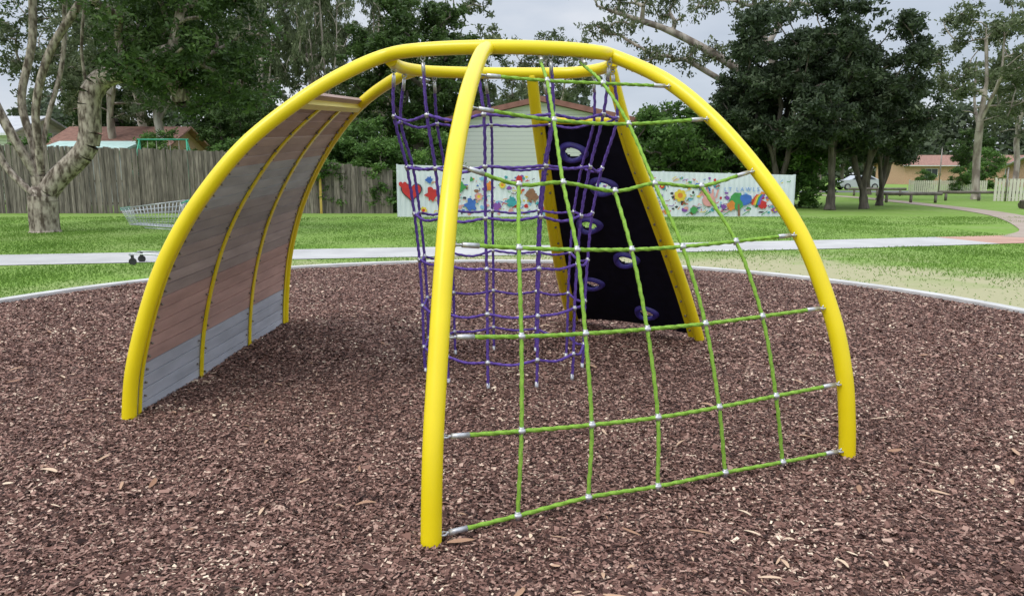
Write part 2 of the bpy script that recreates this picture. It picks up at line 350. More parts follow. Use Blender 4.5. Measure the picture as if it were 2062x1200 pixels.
for t in (.309,.352,.638,.682,.05,.95):
    for i in range(NB):
        if t<.9 and t>.1 and i%2==(1 if t in(.352,.682) else 0): continue
        s=(i+.5)/NB; nn,tg,ac=dkn(s,t); p=dk(s,t)+nn*.016
        if nb<100:
            o=part("bolt",BOLT,DP,loc=p); o.rotation_euler=nn.to_track_quat('Z','Y').to_euler()
        else: rest.sweep([p,p+nn*.016],.0075,8)
        nb+=1
o=part("bolts",rest.mesh("bolts",[M_bolt]),DP); o["kind"]="stuff"
a=dk(1,0);b_=dk(1,1); nn,tg,ac=dkn(1,.5)
mb=MB(); R=Matrix((ac,tg,nn)).transposed(); c=(a+b_)/2
mb.box(c+tg*.02,((b_-a).length-.07,.055,.08),0,R); part("end_plate",mb.mesh("end_plate",[mottle("cream_plate",(.74,.62,.16),(.82,.70,.22),4,.5)]),DP)
mb=MB(); mb.box(c+tg*.08-nn*.01,((b_-a).length-.16,.05,.024),0,R); part("step_board",mb.mesh("step_board",[bm_[6]]),DP)
NSW=61; cC=resample(cut(S['C'],.06,2.0),NSW); dC=resample(cut(S['D'],.04,2.03),NSW)
def wl(u,v):
    x=v*(NSW-1); i=min(int(x),NSW-2); return dC[i].lerp(dC[i+1],x-i).lerp(cC[i].lerp(cC[i+1],x-i),u)
def wln(u,v):
    tg=(wl(u,min(1,v+.02))-wl(u,max(0,v-.02))).normalized(); ac=(wl(1,v)-wl(0,v)).normalized(); nn=tg.cross(ac).normalized()
    if nn.dot(CEN-wl(u,v))<0: nn=-nn
    return nn,tg,ac
holds=[(.36,.885),(.585,.745),(.36,.575),(.61,.40),(.27,.265),(.655,.105)]
NU,NV=110,150; grid=[[wl(.01+.98*i/NU,j/NV) for i in range(NU+1)] for j in range(NV+1)]
HC=[(wl(u,v),*wln(u,v)) for u,v in holds]
mb=MB(); vs=[p for r in grid for p in r]; fs=[]
for j in range(NV):
    for i in range(NU):
        c=(grid[j][i]+grid[j+1][i+1])/2; skip=False
        for hp,nn,tg,ac in HC:
            d=c-hp
            if (d.dot(ac)/.075)**2+(d.dot(tg)/.048)**2<1: skip=True
        u=i/NU; v=j/NV
        if v<.03*math.sin(math.pi*u) : skip=True
        if not skip: a=j*(NU+1)+i; fs.append((a,a+1,a+NU+2,a+NU+1))
mb.add(vs,fs,0,True); CW=part("climbing_wall",mb.mesh("climbing_wall",[M_black]),CF,"dark navy climbing board with purple grips")
sm=CW.modifiers.new("solid","SOLIDIFY"); sm.thickness=.015
for hp,nn,tg,ac in HC:
    mb=MB()
    rr=[2*math.pi*k/48 for k in range(48)]; vs=[];fs=[]
    # lathe-like moulded ring: inner lip, crown, outer skirt
    profl=[(.58,.002),(.60,.020),(.72,.034),(.88,.034),(1.0,.022),(1.08,.004)]
    for a in rr:
        w_=1+.06*math.cos(3*a)
        for s_,h_ in profl: vs.append(hp+ac*.125*s_*w_*math.cos(a)+tg*.094*s_*w_*math.sin(a)+nn*h_)
    for i in range(48):
        for k in range(5): fs.append((i*6+k,((i+1)%48)*6+k,((i+1)%48)*6+k+1,i*6+k+1))
    mb.add(vs,fs,0,True)
    part("hand_hold",mb.mesh("hand_hold",[M_hold]),CW)
for side,uu in ((0,.045),(1,.955)):
    mb=MB(); vs=[];fs=[]
    for k in range(41):
        v=k/40; nn,tg,ac=wln(uu,v); p=wl(uu,v)
        vs+=[p+nn*.004-ac*.035,p+nn*.004+ac*.035,p+nn*.016+ac*.035,p+nn*.016-ac*.035]
    for k in range(40):
        for q in range(4): fs.append((k*4+q,(k+1)*4+q,(k+1)*4+(q+1)%4,k*4+(q+1)%4))
    mb.add(vs,fs); part("rail",mb.mesh("wall_flange",[M_yel]),CW)
    for k in range(13):
        v=.04+.92*k/12; nn,tg,ac=wln(uu,v); o=part("bolt",BOLT,CW,loc=wl(uu,v)+nn*.014); o.rotation_euler=nn.to_track_quat('Z','Y').to_euler(); o.scale=(1.4,1.4,1)
mb=MB()
a,b_=wl(.0,1),wl(1,1); mb.sweep([a,b_],.028,12); part("crossbar_tube",mb.mesh("wall_crossbar",[M_yel]),CF)
jm=MB()
def ball(mb,c,r,n=8,sc=(1,1,1)):
    vs=[];fs=[]
    for i in range(n+1):
        th=math.pi*i/n
        for j in range(n*2): ph=math.pi*j/n; vs.append(V(c)+V((r*math.sin(th)*math.cos(ph)*sc[0],r*math.sin(th)*math.sin(ph)*sc[1],r*math.cos(th)*sc[2])))
    for i in range(n):
        for j in range(2*n): fs.append((i*2*n+j,(i+1)*2*n+j,(i+1)*2*n+(j+1)%(2*n),i*2*n+(j+1)%(2*n)))
    mb.add(vs,fs,0,True)
ball(jm,(0,0,0),.018,6,(1.25,1,.8)); jm.sweep([(0,0,-.02),(0,0,.02)],.0125,8); JM=jm.mesh("joint",[M_steel])
fm=MB(); fm.sweep([(0,0,.035),(0,0,.12)],[.013,.013],10); fm.sweep([(0,0,.02),(0,0,.04)],.007,8)
fm.sweep([(.016*math.cos(a),0,.008+.016*math.sin(a)) for a in [k*math.pi/8 for k in range(16)]],.005,6,closed=True)
fm.sweep([(0,.016*math.cos(a),-.012+.018*math.sin(a)) for a in [k*math.pi/8 for k in range(16)]],.0045,6,closed=True)
FM=fm.mesh("rope_end",[M_steel])
def joint(par,p,d=None):
    o=part("joint",JM,par,loc=p)
    if d is not None: o.rotation_euler=V(d).to_track_quat('X','Z').to_euler()
def ferr(par,p,d):
    o=part("rope_end",FM,par,loc=p); o.rotation_euler=V(d).to_track_quat('Z','Y').to_euler()
GN=MB(); rowz=[(2.156,2.15,[(.327,2.144),(.622,2.146)]),(1.946,1.932,[(.315,1.894),(.633,1.887)]),
(1.636,1.615,[(.167,1.545),(.307,1.554),(.481,1.507),(.621,1.546),(.797,1.53)]),
(1.275,1.255,[(.159,1.245),(.314,1.225),(.47,1.213),(.625,1.216),(.797,1.232)]),
(.876,.857,[(.161,.848),(.315,.834),(.475,.828),(.636,.828),(.805,.84)]),
(.469,.441,[(.161,.441),(.319,.42),(.481,.407),(.643,.412),(.805,.426)]),
(.055,.060,[(.154,.068),(.309,.088),(.476,.072),(.653,.072),(.818,.064)])]
nodes=[];ends=[]
for za,zb,ins in rowz:
    P=at_z(S['A'],za);Q=at_z(S['B'],zb); d=(Q-P).normalized(); P=P+d*TR; Q=Q-d*TR
    pts=[P]
    for u,z in ins: q=P.lerp(Q,u); q.z=z; pts.append(q)
    pts.append(Q); nodes.append(pts)
    path=dense(crom(pts,12),.008); GN.sweep(path[5:-5],.0098,9,lobes=3,pitch=.075)
    ends.append((P,path[8]-path[0])); ends.append((Q,path[-9]-path[-1]))
def vert(pts): GN.sweep(dense(crom(pts,12),.008),.0095,9,lobes=3,pitch=.075)
t1=V((.185,5.075,2.362));t2=V((.452,5.13,2.358))
vert([nodes[r][1] for r in range(2,7)])
vert([t1-V((0,0,.03)),nodes[0][1],nodes[1][1]]+[nodes[r][2] for r in range(2,7)])
vert([nodes[r][3] for r in range(2,7)])
vert([t2-V((0,0,.03)),nodes[0][2],nodes[1][2]]+[nodes[r][4] for r in range(2,7)])
vert([nodes[r][5] for r in range(2,7)])
GO=part("rope_net",GN.mesh("green_rope_net",[M_green]),CF,"green rope climbing net with silver fittings")
for p,d in ends: ferr(GO,p,d)
ferr(GO,t1,V(nodes[0][1])-t1); ferr(GO,t2,V(nodes[0][2])-t2)
for r,pts in enumerate(nodes):
    for q in pts[1:-1]: joint(GO,q,pts[-1]-pts[0])
PN=MB(); n=11
ringp=crom(front[::1],10)+list(reversed(crom(back,10)))
zs=[2.0,1.65,1.29,.93,.58,.23]; rx=[.83,.75,.70,.675,.66,.655]; ry=[.60,.62,.62,.62,.62,.62]; cy=[5.68,5.80,5.88,5.94,5.95,5.95]; cx=[-.05,-.06,-.07,-.07,-.07,-.07]
tops=[];bots=[];grid=[]
for k in range(n):
    th=math.radians(-8.5+k*360/n+random.uniform(-1.5,1.5)); sn,cs=math.sin(th),-math.cos(th)
    col=[V((cx[i]+rx[i]*sn,cy[i]+ry[i]*cs,zs[i]+random.uniform(-.012,.012))) for i in range(6)]
    dirp=V((-.08+.8*sn,5.6+.5*cs,2.385)); tp=min(ringp,key=lambda q:(q.xy-dirp.xy).length).copy(); tp.z-=TR
    bt=V((-.07+.645*sn,5.95+.61*cs,.0)); grid.append(col); tops.append((tp,col[0]-tp)); bots.append(bt)
    path=dense(crom([tp]+col+[bt],10),.009); PN.sweep(path[4:],.0108,8,lobes=3,pitch=.07)
for i in range(6):
    for k in range(n):
        a=grid[k][i]; b_=grid[(k+1)%n][i]; mid=(a+b_)/2; o=(mid-V((cx[i],cy[i],zs[i]))); o.z=0; mid=mid+o.normalized()*.01; mid.z-=random.uniform(.012,.04)
        PN.sweep(dense(crom([a,mid,b_],8),.010),.0100,8,lobes=3,pitch=.07)
PO=part("rope_net",PN.mesh("purple_rope_net",[M_purp]),CF,"purple rope tube net hanging from the top")
for p,d in tops: ferr(PO,p,d)
fb=MB(); fb.sweep([(0,0,-.03),(0,0,.07)],.014,10); FB=fb.mesh("anchor",[M_steel])
for p in bots: part("anchor",FB,PO,loc=p)
for k in range(n):
    for i in range(6): joint(PO,grid[k][i],grid[(k+1)%n][i]-grid[k][i])

# ------------------------------------------------------------ trees
def skeleton(trunk,limbs,attr,r0,tw=.03):
    nd=[];par=[]
    def addline(pts,start):
        cur=start
        for p in pts:
            nd.append(V(p)); par.append(cur); cur=len(nd)-1
        return cur
    tr=crom(trunk,4); addline(tr,-1)
    for l in limbs:
        l=crom(l,4); s=min(range(len(nd)),key=lambda i:(nd[i]-l[0]).length); addline(l[1:] ,s)
    hi=len(tr)//2
    attr=sorted(attr,key=lambda a:(a-tr[-1]).length)
    for a in attr:
        best=None;bd=1e9
        for i in range(hi,len(nd)):
            d=(nd[i]-a).length+max(0,nd[i].z-a.z)*.9
            if d<bd: bd=d;best=i
        s=nd[best]; D=(a-s).length; k=max(2,int(D/.7)+1); cur=best; side=V((random.gauss(0,1),random.gauss(0,1),random.gauss(0,.4)))*D*.09
        for q in range(1,k+1):
            t=q/k; p=s.lerp(a,t)+side*math.sin(math.pi*t)+V((0,0,D*.10*math.sin(math.pi*t)))
            nd.append(p); par.append(cur); cur=len(nd)-1
    cnt=[0.]*len(nd)
    child=[0]*len(nd)
    for i in range(len(nd)):
        if par[i]>=0: child[par[i]]+=1
    for i in range(len(nd)-1,-1,-1):
        if child[i]==0: cnt[i]+=1
        if par[i]>=0: cnt[par[i]]+=cnt[i]
    mx=cnt[0]
    rad=[r0*max(tw,(c/mx)**.52) for c in cnt]
    return nd,par,rad
def treemesh(name,nd,par,rad,mat,flare=1.35,sides=8):
    mb=MB()
    for i in range(len(nd)):
        if par[i]<0: continue
        p=par[i]; a,b_=nd[p],nd[i]
        ra=min(rad[p],rad[i]*1.25)
        if p==0: ra=rad[0]*flare
        mb.sweep([a,b_],[ra,rad[i]],sides if rad[i]>.06 else 4,caps=False)
    return mb.mesh(name,[mat])
def leaves(name,cl,nper,cr,ls,mat,droop=0,flat=.7):
    C=np.array([tuple(c) for c in cl]); n=len(C)*nper; idx=np.repeat(np.arange(len(C)),nper)
    sub=rng.normal(0,1,(len(C),5,3))*np.array([1,1,flat])*cr*.75
    pick=rng.integers(0,5,n)
    P=C[idx]+sub[idx,pick]+rng.normal(0,1,(n,3))*np.array([1,1,flat])*cr*.34
    L=rng.uniform(.6,1.4,n)*ls
    til=rng.normal(-droop,.6,n)
    v,f=quads(P,rng.random(n)*6.283,til,rng.random(n)*3.14,L,L*.42)
    return npmesh(name,v,f,[mat])
def ell(c,r,k,seed=None):
    out=[]
    while len(out)<k:
        q=V((random.uniform(-1,1),random.uniform(-1,1),random.uniform(-1,1)))
        if .25<q.length<1: out.append(V((c[0]+q.x*r[0],c[1]+q.y*r[1],c[2]+q.z*r[2])))
    return out
def tree(name,label,cat,loc,trunk,limbs,attr,r0,nper,cr,ls,bark,leaf,group=None,droop=0,scale=1,rot=0,flat=.7):
    nd,par,rad=skeleton(trunk,limbs,attr,r0)
    t=top(name,label,cat,loc,group); t.scale=(scale,)*3; t.rotation_euler=(0,0,rot)
    part("trunk",treemesh("trunk",nd,par,rad,bark),t)
    part("crown",leaves("crown",attr,nper,cr,ls,leaf,droop,flat),t)
    return t
def copytree(t,loc,scale,rot,label=None):
    o=t.copy(); COL.objects.link(o); o.location=loc; o.scale=(scale,)*3 if not hasattr(scale,'__len__') else scale; o.rotation_euler=(0,0,rot)
    if label: o["label"]=label
    for c in t.children:
        k=c.copy(); COL.objects.link(k); k.parent=o; k.matrix_parent_inverse=Matrix()
    return o
at=ell((4.3,-.4,6.3),(2.3,2.5,2.6),64)+ell((-.5,0,8.2),(3.6,2.6,1.5),34)+ell((4.7,-.2,4.2),(1.5,1.5,.9),22)+ell((-2.6,.3,6.2),(1.6,1.5,1.5),10)+ell((3.2,-.4,4.9),(.8,1.0,.7),8)
tree("paperbark_tree","large multi-stemmed paperbark tree with peeling pale bark on the lawn","tree",(-12.95,20.7,0),
 [(0,0,-.1),(0,0,.5),(.02,0,1.0),(-.02,0,1.7)],
 [[(-.02,0,1.5),(-.15,.1,2.3),(-.41,.2,3.6),(-.02,.3,5.1),(.15,.3,6.8)],[(-.05,0,1.5),(-.35,-.2,2.3),(-.75,-.3,3.3),(-1.24,-.3,4.6),(-2.0,-.2,6.0)],
  [(.05,0,1.5),(.18,-.2,2.3),(.28,-.3,3.4),(.83,-.4,4.7),(1.7,-.5,5.8),(2.4,-.4,6.8)],[(.05,0,1.0),(.45,.1,1.5),(1.3,.2,2.4),(1.5,.2,3.75),(2.1,.5,4.5),(2.6,.8,5.4)],
  [(-.02,0,.9),(-.45,.1,1.2),(-1.1,.2,1.9),(-1.4,.2,3.0),(-2.1,.2,4.3),(-2.8,.2,5.5)],[(1.45,.2,3.5),(1.4,.1,4.8),(1.7,0,6.3)],[(.0,0,1.6),(.1,.4,3.0),(.5,.7,4.6),(.7,.8,6.4)]],
 at,.38,290,.52,.115,M_bark,M_leafd)
gT=tree("gum_tree","tall open-crowned gum tree with pale trunk behind the fence","tree",(-19.5,42,0),[(0,0,0),(.2,.1,2.5),(-.1,.2,5),(.1,0,7.5)],
 [[(0,.2,4.5),(1.2,.3,6.5),(1.8,.2,9)],[(0,.2,5),(-1.3,-.3,7.5),(-1.7,-.2,10)],[(.1,0,7.5),(.3,.3,11)]],
 ell((0,0,9.0),(4.0,4.0,4.4),62),.24,175,.50,.20,M_pale,M_leafm,group="gum trees behind the fence",droop=.5)
dT=tree("broadleaf_tree","dense dark green bushy tree standing behind the fence","tree",(-4.7,38,0),[(0,0,0),(.1,0,1.5),(0,.1,3.5),(0,0,5)],
 [[(0,0,3),(1.1,.3,5)],[(0,0,3),(-1.1,-.3,5)]],
 ell((0,0,6.2),(3.3,3.2,3.9),92),.28,290,.48,.19,M_darkbark,M_leafd,group="dense trees behind the fence")
sT=tree("shrub","bushy green shrub growing behind the fence","shrub",(-6.2,33,0),[(0,0,0),(.05,0,.5),(0,.1,1.2)],[],
 ell((0,0,2.0),(1.6,1.4,1.9),40),.08,230,.40,.15,M_darkbark,M_leafb,group="shrubs along the fences")
for x,y,s,r in [(-27,56,1.3,1),(-25,48,1.0,2),(-15.5,46,1.1,3),(-5,52,1.1,1.7),(2.9,60,.98,2.2),(-34,60,1.3,2.6),(-9.5,56,1.0,4.2)]:
    copytree(gT,(x,y,0),s,r)
for x,y,s,r in [(-12.6,39,(.5,.5,1.05),1),(-10.6,41,(.45,.45,1.1),2),(-9.2,38,(.4,.4,.95),3),(-14.6,42,(.5,.5,1.1),4.4),(-7.6,44,(.5,.5,1.05),5),(-11.6,46,(.45,.45,1.15),.3)]: copytree(gT,(x,y,0),s,r,"slender gum tree with thin pale trunk behind the fence")
for x,y,s,r in [(-21.5,58,1.1,2),(-31,60,1.1,3.1),(-13.4,38,.58,.9)]:
    copytree(dT,(x,y,0),s,r)
for x,y,s,r in [(-7.6,33.5,.95,1),(-5.0,32.3,.8,2),(-9.3,34,.9,3),(-3.6,33,.9,4),(7.2,36,1.25,1),(8.9,37,1.25,2),(10.3,36,1.05,3),(6.2,38,1.1,4),(11.8,38,1.2,5),(-12.2,33.5,.8,.3),(-11,35,.95,2.2),(13.5,36,1.0,2.4),(-17.5,38,.95,1.4),(-23.8,38,.9,.6)]:
    copytree(sT,(x,y,0),s,r)
for x,y,s,r in [(-5.6,31.4,.78,2.8),(-7.2,31.7,.80,4.9)]: copytree(sT,(x,y,0),s,r,"bright green shrub overhanging the end of the paling fence")
at=[]
for c,r,k in [((-9.3,0,9.0),(1.5,.9,.9),9),((-7.2,0,7.4),(1.2,.8,.7),8),((-5.6,.2,9.8),(1.6,1,.8),10),((-4.6,0,7.6),(1.3,.8,.6),8),((-2.6,0,10.6),(2,1.2,1),12),((-8.3,.3,10.6),(2.6,1.2,.8),14),((.6,0,11),(2.2,1.5,1.3),12),((-3.0,.3,5.4),(1.2,.7,.6),6)]: at+=ell(c,r,k)
tree("gum_tree","leaning gum tree with bare pale limbs and sparse hanging foliage","tree",(14.4,40,0),[(0,0,0),(-.3,0,2),(-.6,0,3.8),(-1.0,0,5.6)],
 [[(-.9,0,5.2),(-.9,0,7.2),(-1.6,0,9),(-2.1,0,10.4),(-2.4,.1,12.2)],[(-.9,0,5.0),(-2.0,.1,6.3),(-3.4,.1,7.4),(-6.1,.2,8.8),(-8.2,.2,9.5),(-10,.3,10.1)],[(-1.2,0,8.2),(-.2,.2,10),(.4,.3,12)],[(-1.7,.1,6),(-3.2,.2,6.3),(-5.2,.3,7.4)]],
 at,.36,95,.42,.16,M_pale,M_leafm,droop=.9)
at=[]
for c,r,k in [((-.9,0,6.6),(1.3,1.5,2.2),26),((1.0,.3,5.6),(1.5,1.6,2.3),26),((.2,-.3,3.6),(2.3,1.8,1.2),20),((-1.9,.2,4.2),(1.0,1.2,1.4),10),((2.1,0,7.2),(.9,1,1.0),7)]: at+=ell(c,r,k)
oT=tree("she_oak_tree","dense dark grey-green tree with slim dark trunks on the lawn","tree",(12.2,35,0),[(0,0,0),(.1,0,1.2),(-.1,.1,2.6),(.1,0,4.6)],
 [[(0,0,.6),(.5,.1,2),(.8,.1,4)],[(0,0,2),(-.8,.1,4)]],
 at,.2,270,.42,.17,M_darkbark,M_leafg,group="dark trees on the lawn",droop=.4)
for x,y,s,r in [(14.2,33.5,1.0,1),(16.2,34.5,.95,2.5),(18.6,38,.82,.6),(11.2,36.5,.75,4),(22.5,46,.85,5),(27.5,58,.95,3.3),(13.6,38,1.08,.2)]: copytree(oT,(x,y,0),s,r)
copytree(gT,(29.0,47,0),.95,1.3,"tall open gum tree beside the cream fence"); copytree(gT,(35.0,51,0),(1,1,1.05),3.3,"tall open gum tree beside the cream fence")
copytree(gT,(27,66,0),.85,2.3); copytree(gT,(44,66,0),.95,.3)
copytree(dT,(24.5,86,0),.8,.4);copytree(dT,(42,96,0),.75,1.4);copytree(dT,(56,92,0),.7,2.4)
for x,y,s,r in [(36,60.8,.55,1),(33.8,62,.5,2),(24,62,.9,3),(50,80,1.1,2),(30,76,1.0,2)]: copytree(sT,(x,y,0),s,r)
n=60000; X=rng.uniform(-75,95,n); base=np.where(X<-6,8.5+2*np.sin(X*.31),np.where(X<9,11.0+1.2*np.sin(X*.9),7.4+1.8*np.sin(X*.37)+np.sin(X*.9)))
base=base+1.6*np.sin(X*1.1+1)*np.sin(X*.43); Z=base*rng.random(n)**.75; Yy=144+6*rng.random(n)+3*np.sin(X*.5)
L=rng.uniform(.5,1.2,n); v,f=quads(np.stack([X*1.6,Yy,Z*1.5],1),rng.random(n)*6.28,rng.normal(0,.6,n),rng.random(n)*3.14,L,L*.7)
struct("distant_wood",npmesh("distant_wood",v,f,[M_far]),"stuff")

# ------------------------------------------------------------ fences
M_pal=mottle("weathered_paling",(.085,.07,.058),(.25,.215,.18),3,.95,0,.6,20,stretch=(6,6,.7),island=.4)
mb=MB(); x=-23.5; i=0
def fh(x):
    return float(np.interp(x,[-23.5,-21.3,-11.4,-8,-4.85],[2.85,2.78,2.5,2.12,1.74]))
while x<-4.9:
    wd=random.uniform(.095,.125); h=fh(x)+random.uniform(-.05,.03); rt=Matrix.Rotation(random.gauss(0,.008),3,'Y')
    mb.box((x+wd/2,30.6+random.uniform(-.006,.006)+(.022 if i%2 else 0),h/2),(wd,.016,h),0,rt); x+=wd-.004+random.random()*.012; i+=1
TF=top("timber_fence","weathered grey timber paling fence behind the lawn","fence")
part("palings",mb.mesh("palings",[M_pal]),TF)
mb=MB()
for zz in(.4,1.3): mb.box((-14.2,30.68,zz),(18.6,.05,.09))
for k in range(8): xx=-23+k*2.55; mb.box((xx,30.75,fh(xx)/2),(.1,.09,fh(xx)-.1))
part("fence_rails",mb.mesh("fence_rails",[M_pal]),TF)
mb=MB(); mb.box((-7.3,30.56,1.72),(1.1,.03,.14),0,Matrix.Rotation(.06,3,'Y')); part("loose_board",mb.mesh("loose_board",[M_pal]),TF)
mb=MB(); mb.box((-7.75,30.45,.75),(.09,.04,1.5)); top("timber_stake","yellow painted timber stake leaning at the fence","stake",mesh=mb.mesh("timber_stake",[mottle("ochre_paint",(.45,.30,.05),(.6,.42,.1),6)]))
M_white=mottle("white_fence_paint",(.60,.65,.69),(.72,.76,.79),1.5,.6,0,.05)
MF=top("mural_fence","white corrugated metal fence painted with colourful children's mural","fence")
vs=[];fs=[]; n=1200; x0,x1=-4.27,10.65
def mh(x): return 1.93-(x-x0)/(x1-x0)*.38
def my(x): return 28.1+(x-x0)/(x1-x0)*.3
for i in range(n+1):
    x=x0+(x1-x0)*i/n; yy=my(x)+.014*max(-.6,min(.6,math.sin(x*2*math.pi/.19)))
    vs+=[(x,yy,0),(x,yy,mh(x))]
for i in range(n): fs.append((2*i,2*i+2,2*i+3,2*i+1))
part("fence_sheet",npmesh("fence_sheet",vs,fs,[M_white]),MF)
mb=MB()
for k in range(7):
    x=x0+(x1-x0)*k/6; mb.box((x,my(x)+.05,mh(x)/2+.01),(.07,.06,mh(x)+.02))
part("fence_posts",mb.mesh("fence_posts",[M_white]),MF)
pc={'red':(.60,.03,.03),'blue':(.05,.16,.55),'ltblue':(.25,.5,.75),'yel':(.80,.60,.05),'green':(.06,.32,.08),'pink':(.75,.35,.33),'purple':(.25,.08,.4),'orange':(.75,.25,.04),'black':(.04,.04,.05),'brown':(.28,.13,.07),'teal':(.05,.35,.4)}
PM=[];PI={}
for k,c in pc.items(): PI[k]=len(PM); PM.append(mottle("mural_"+k,tuple(q*.75 for q in c),c,6,.6))
mu=MB(); lay=[0]
def shp(pts,cx,cz,s,col):
    lay[0]+=1; off=.016+.00004*lay[0]; c=V((cx,my(cx)-off,cz)); vs=[c]+[V((cx+px*s,my(cx+px*s)-off,cz+pz*s)) for px,pz in pts]; n=len(pts)
    mu.add(vs,[(0,1+(i+1)%n,1+i) for i in range(n)],PI[col])
def blob(n=14,j=.3,a=1,b=1): return [((1+random.uniform(-j,j))*math.cos(2*math.pi*i/n)*a,(1+random.uniform(-j,j))*math.sin(2*math.pi*i/n)*b) for i in range(n)]
heart=[(.06*16*math.sin(t)**3,.06*(13*math.cos(t)-5*math.cos(2*t)-2*math.cos(3*t)-math.cos(4*t))) for t in [2*math.pi*i/30 for i in range(30)]]
def flower(cx,cz,s,c1,c2):
    for k in range(7): a=k*.9; shp(blob(8,.1,.38,.38),cx+s*.7*math.cos(a),cz+s*.7*math.sin(a),s,c1)
    shp(blob(10,.05,.45,.45),cx,cz,s,c2)
def stroke(pts,w,col):
    for i in range(len(pts)-1):
        a=V(pts[i]);b_=V(pts[i+1]); d=(b_-a).normalized(); nn=V((-d.y,d.x))*w/2; q=[a+nn,b_+nn,b_-nn,a-nn]; c=(a+b_)/2
        shp([(p.x-c.x,p.y-c.y) for p in q],c.x,c.y,1,col)
# mural chart: x in fence units (53.1 per metre), z measured down from 435
def pxx(x): return (x-1031)/53.1
def pz(y): return (435-y)/53.1
for k in range(270):
    x=random.uniform(905,1575) if k<190 else (random.uniform(905,1130) if k<230 else random.uniform(1380,1575)); y=random.uniform(356,430)
    if 1445<x<1568 and y<388: continue
    shp(blob(9,.45,1,random.uniform(.5,1)),pxx(x),pz(y),random.uniform(.03,.10),random.choice(list(pc)))
for k in range(320):
    x=random.uniform(880,1580); y=random.uniform(358,428); a=random.random()*6.28; l=random.uniform(.06,.22); c=random.choice(list(pc))
    if 1445<x<1568 and y<388: continue
    X0,Z0=pxx(x),pz(y); stroke([(X0,Z0),(X0+l*math.cos(a),Z0+l*.5*math.sin(a)),(X0+l*math.cos(a)*1.3,Z0+l*math.sin(a+1)*.5)],.024,c)
shp(heart,pxx(832),pz(385),.42,'black'); shp(heart,pxx(832),pz(385),.37,'red'); shp(heart,pxx(815),pz(372),.16,'red')
stroke([(pxx(832),pz(405)),(pxx(838),pz(430))],.05,'green')
for x,y,s,c in [(872,390,.24,'red'),(868,362,.12,'blue'),(905,405,.18,'ltblue'),(930,375,.18,'green'),(950,410,.2,'blue'),(985,375,.16,'orange'),(1000,415,.15,'purple'),(1045,362,.14,'red'),(1072,395,.22,'brown'),(1030,405,.18,'teal'),(1110,375,.14,'blue'),(1120,415,.16,'yel'),(1160,390,.2,'pink'),(1290,385,.12,'blue'),(1310,408,.16,'pink'),(1340,425,.1,'orange'),(1395,422,.14,'green'),(1455,415,.1,'purple'),(1535,410,.16,'red'),(1550,395,.1,'yel')]:
    shp(blob(18,.45),pxx(x),pz(y),s,c)
for x,y,s,a,b_ in [(855,422,.13,'yel','red'),(915,422,.12,'blue','yel'),(965,395,.14,'pink','yel'),(1012,372,.12,'yel','orange'),(1090,420,.12,'red','yel'),(1140,366,.12,'purple','yel'),(1367,393,.22,'yel','orange'),(1330,374,.10,'red','yel'),(1400,374,.1,'blue','pink'),(1300,424,.1,'red','yel'),(1560,422,.1,'purple','yel')]: flower(pxx(x),pz(y),s,a,b_)
shp(blob(16,.12,1,.85),pxx(1425),pz(402),.26,'pink')
for k in range(4): stroke([(pxx(1418+k*7),pz(398)),(pxx(1410+k*11),pz(380))],.07,'pink')
shp(blob(16,.25),pxx(1482),pz(404),.30,'green'); shp(blob(12,.3),pxx(1500),pz(400),.22,'blue'); shp(blob(12,.3),pxx(1470),pz(414),.18,'orange'); stroke([(pxx(1485),pz(410)),(pxx(1487),pz(434))],.08,'brown')
for i,c in enumerate(['red','orange','yel','green','blue','purple']):
    stroke([(pxx(1512)+.0+i*.055,pz(412)),(pxx(1516)+i*.055,pz(398)),(pxx(1522)+i*.055,pz(391))],.055,c)
for k in range(5): stroke([(pxx(1380+k*38),pz(432)),(pxx(1392+k*38),pz(424))],.03,'green')
stroke([(pxx(1560),pz(402)),(pxx(1572),pz(390)),(pxx(1584),pz(402)),(pxx(1572),pz(415)),(pxx(1560),pz(402))],.05,'orange')
part("mural_painting",mu.mesh("mural_painting",PM),MF,"hearts, flowers, handprint and rainbow painted in bright colours")
cu=bpy.data.curves.new("txt","FONT"); cu.body="LT LAWLS"; cu.size=.22; cu.extrude=.002; cu.space_character=1.45; to=bpy.data.objects.new("txt",cu); COL.objects.link(to)
bpy.context.view_layer.update(); tm=bpy.data.meshes.new_from_object(to.evaluated_get(bpy.context.evaluated_depsgraph_get())); bpy.data.objects.remove(to)
tm.materials.clear(); tm.materials.append(mottle("letter_blue",(.12,.26,.6),(.2,.36,.7),5,.6)); to=part("lettering",tm,MF,"blue painted letters"); to.rotation_euler=(math.pi/2,0,.02); to.location=(pxx(1455),my(8.5)-.045,pz(385))

# ------------------------------------------------------------ houses
M_tile=mottle("terracotta_tile",(.20,.10,.075),(.34,.18,.13),4,.85,0,.4,12)
M_brownroof=mottle("brown_roof",(.20,.085,.065),(.30,.14,.11),3,.8)
M_brick=mottle("brick",(.42,.26,.17),(.54,.34,.23),9,.9,0,.3,20)
M_wwall=mottle("white_weatherboard",(.74,.74,.73),(.84,.84,.83),1,.7)
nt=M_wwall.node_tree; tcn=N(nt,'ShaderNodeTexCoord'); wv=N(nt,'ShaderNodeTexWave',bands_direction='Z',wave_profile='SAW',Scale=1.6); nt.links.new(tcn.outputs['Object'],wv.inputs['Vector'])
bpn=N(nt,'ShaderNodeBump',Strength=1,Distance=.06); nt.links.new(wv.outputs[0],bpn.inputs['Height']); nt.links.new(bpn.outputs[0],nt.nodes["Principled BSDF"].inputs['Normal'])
lr=ramp(nt,[(0,(.45,.45,.46)),(.14,(.80,.80,.79)),(1,(.84,.84,.83))],wv.outputs[0]); nt.links.new(lr,nt.nodes["Principled BSDF"].inputs['Base Color'])
